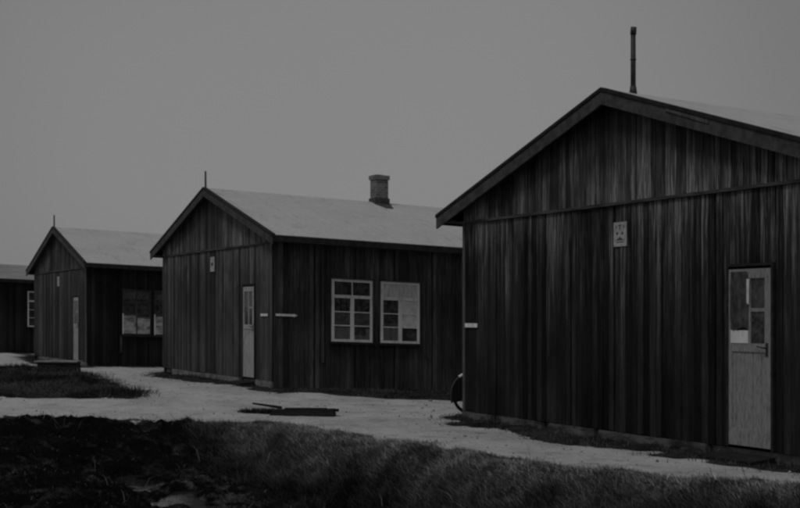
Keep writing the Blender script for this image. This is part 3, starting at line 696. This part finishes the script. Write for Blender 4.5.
# bicycle parked behind the corner of the nearest barrack
def bicycle():
    wt, ws = POLY['bike']; x, y = world(wt, ws); z = zat(wt, ws)
    root = thing('bicycle', 'dark bicycle half hidden behind the near barrack corner, white patch on its rear mudguard', 'bicycle', (x, y, z), -TH+math.pi/2)
    R = .335
    for cx in (0, 1.08):
        m = MB(); m.ring((cx, 0, R), (0, 1, 0), R-.022, .022, 44, 8); w = m.build('wheel', M['rubber'], root, True)
        m = MB(); m.ring((cx, 0, R), (0, 1, 0), R-.05, .009, 44, 6); m.build('rim', M['iron'], w, True)
        m = MB(); m.tube((cx, -.04, R), (cx, .04, R), .02, n=10)
        for i in range(28):
            q = i*2*math.pi/28; sgn = 1 if i % 2 else -1
            m.tube((cx, .025*sgn, R), (cx+(R-.05)*math.cos(q), 0, R+(R-.05)*math.sin(q)), .0014, n=4)
        m.build('spokes', M['iron'], w)
        m = MB(); m.ring((cx, 0, R), (0, 1, 0), R+.022, .022, 26, 5, -1.9 if cx == 0 else -1.0, .6 if cx == 0 else 1.5); g = m.build('mudguard', M['iron'], root, True)
        if cx == 0:
            m = MB(); m.ring((cx, 0, R), (0, 1, 0), R+.024, .028, 8, 8, -.6, -.15); m.build('white_patch', M['paint'], g)
    bb, seat, head = (.46, 0, .30), (.30, 0, .80), (.88, 0, .86); hb = (.92, 0, .74)
    m = MB()
    for a, b in ((bb, seat), (seat, head), (bb, hb), (head, hb)): m.tube(a, b, .015)
    for sg in (-1, 1): m.tube((bb[0], .03*sg, bb[2]), (0, .055*sg, R), .009); m.tube(seat, (0, .055*sg, R), .007); m.tube(hb, (1.08, .05*sg, R), .010)
    m.tube(head, (.86, 0, .98), .012); m.tube(seat, (.285, 0, .90), .012); m.build('frame', M['iron'], root)
    m = MB(); m.tube((.86, -.22, 1.0), (.86, .22, 1.0), .011)
    for sg in (-1, 1): m.tube((.86, .22*sg, 1.0), (.70, .27*sg, .97), .013)
    m.build('handlebar', M['chrome'], root)
    m = MB(); m.hexa([(.16,-.10,.90),(.42,-.025,.90),(.42,.025,.90),(.16,.10,.90),(.15,-.09,.955),(.42,-.02,.935),(.42,.02,.935),(.15,.09,.955)]); m.build('saddle', M['rubber'], root)
    for sg in (-1, 1):                                       # dark oilcloth guards over the rear wheel
        m = MB(); n = 16; pts = [(0, .05*sg, R)]+[((R+.02)*math.sin(q), .05*sg, R+(R+.02)*math.cos(q)) for q in np.linspace(-2.0, 1.1, n)]
        pts2 = [(a, b+.006*sg, c) for a, b, c in pts]; k_ = len(pts)
        m.poly(pts+pts2, [(0, i, i+1) for i in range(1, k_-1)]+[(k_, k_+i+1, k_+i) for i in range(1, k_-1)]+[(i, i+k_, i+1+k_, i+1) for i in range(1, k_-1)])
        m.build('coat_guard', M['rubber'], root)
    m = MB(); m.ring((bb[0], .05, bb[2]), (0, 1, 0), .09, .006, 24, 5); m.tube((bb[0], -.07, bb[2]), (bb[0]+.02, -.07, bb[2]-.16), .009); m.tube((bb[0], .07, bb[2]), (bb[0]-.02, .07, bb[2]+.16), .009)
    m.box(bb[0]-.02, bb[0]+.06, -.16, -.07, bb[2]-.175, bb[2]-.15); m.box(bb[0]-.06, bb[0]+.02, .07, .16, bb[2]+.15, bb[2]+.175); m.build('crank', M['iron'], root)
    return root
bicycle()

# ------------------------------------------------------------------ sky, sun, camera
w = bpy.data.worlds.new('World'); S.world = w; w.use_nodes = True; nt = w.node_tree; bg = nt.nodes['Background']
SUN_EL, SUN_AZ = math.radians(58), math.radians(219)
sky = nt.nodes.new('ShaderNodeTexSky'); sky.sky_type = 'NISHITA'; sky.sun_disc = False; sky.sun_elevation = SUN_EL; sky.sun_rotation = SUN_AZ
sky.air_density = 1.0; sky.dust_density = 3.0; sky.ozone_density = 1.0
bw = nt.nodes.new('ShaderNodeRGBToBW'); nt.links.new(sky.outputs[0], bw.inputs[0])
# overcast: the blue-free sky evened out by a grey cloud sheet with faint drifts
tc = nt.nodes.new('ShaderNodeTexCoord'); n = nt.nodes.new('ShaderNodeTexNoise'); n.inputs['Scale'].default_value = 1.6; n.inputs['Detail'].default_value = 4
nt.links.new(tc.outputs['Generated'], n.inputs['Vector'])
mr = nt.nodes.new('ShaderNodeMapRange'); nt.links.new(n.outputs['Fac'], mr.inputs[0]); mr.inputs[1].default_value = .3; mr.inputs[2].default_value = .7; mr.inputs[3].default_value = 2.6; mr.inputs[4].default_value = 2.85
mx = nt.nodes.new('ShaderNodeMix'); mx.data_type = 'FLOAT'; mx.inputs[0].default_value = .9
nt.links.new(bw.outputs[0], mx.inputs[2]); nt.links.new(mr.outputs[0], mx.inputs[3])
# broad brighter lobe added to the sky beyond the middle barrack, imitating lens vignetting
vd = nt.nodes.new('ShaderNodeVectorMath'); vd.operation = 'DOT_PRODUCT'; nt.links.new(tc.outputs['Generated'], vd.inputs[0]); vd.inputs[1].default_value = Vector((-.04, 1, .11)).normalized()
ml = nt.nodes.new('ShaderNodeMapRange'); ml.interpolation_type = 'SMOOTHSTEP'; nt.links.new(vd.outputs['Value'], ml.inputs[0])
for i_, v_ in enumerate((.915, 1.0, .80, 1.08)): ml.inputs[i_+1].default_value = v_
mm = nt.nodes.new('ShaderNodeMath'); mm.operation = 'MULTIPLY'; nt.links.new(mx.outputs[0], mm.inputs[0]); nt.links.new(ml.outputs[0], mm.inputs[1]); nt.links.new(mm.outputs[0], bg.inputs[0])
bg.inputs[1].default_value = .098
sd = bpy.data.lights.new('sun', 'SUN'); sd.energy = .95; sd.angle = math.radians(14); sd.color = (1, 1, 1)
so = bpy.data.objects.new('sun', sd); COL.objects.link(so)
dirv = Vector((math.sin(SUN_AZ)*math.cos(SUN_EL), math.cos(SUN_AZ)*math.cos(SUN_EL), math.sin(SUN_EL)))
so.rotation_euler = (-dirv).to_track_quat('-Z', 'Y').to_euler(); so.location = dirv*50
cd = bpy.data.cameras.new('camera'); cam = bpy.data.objects.new('camera', cd); COL.objects.link(cam); S.camera = cam
cam.location = (0, 0, 1.5); cam.rotation_euler = (math.pi/2, 0, 0)
cd.sensor_width = 36; cd.lens = 36*1291.35/800; cd.shift_x = (400-391.6)/800; cd.shift_y = (313.4-254)/800
cd.clip_end = 5000; cd.clip_start = .05
S.view_settings.view_transform = 'Standard'; S.view_settings.look = 'None'; S.view_settings.gamma = 1; S.view_settings.exposure = -.36
S.cycles.pixel_filter_type = 'BLACKMAN_HARRIS'; S.cycles.filter_width = 2.5
S.cycles.max_bounces = 6
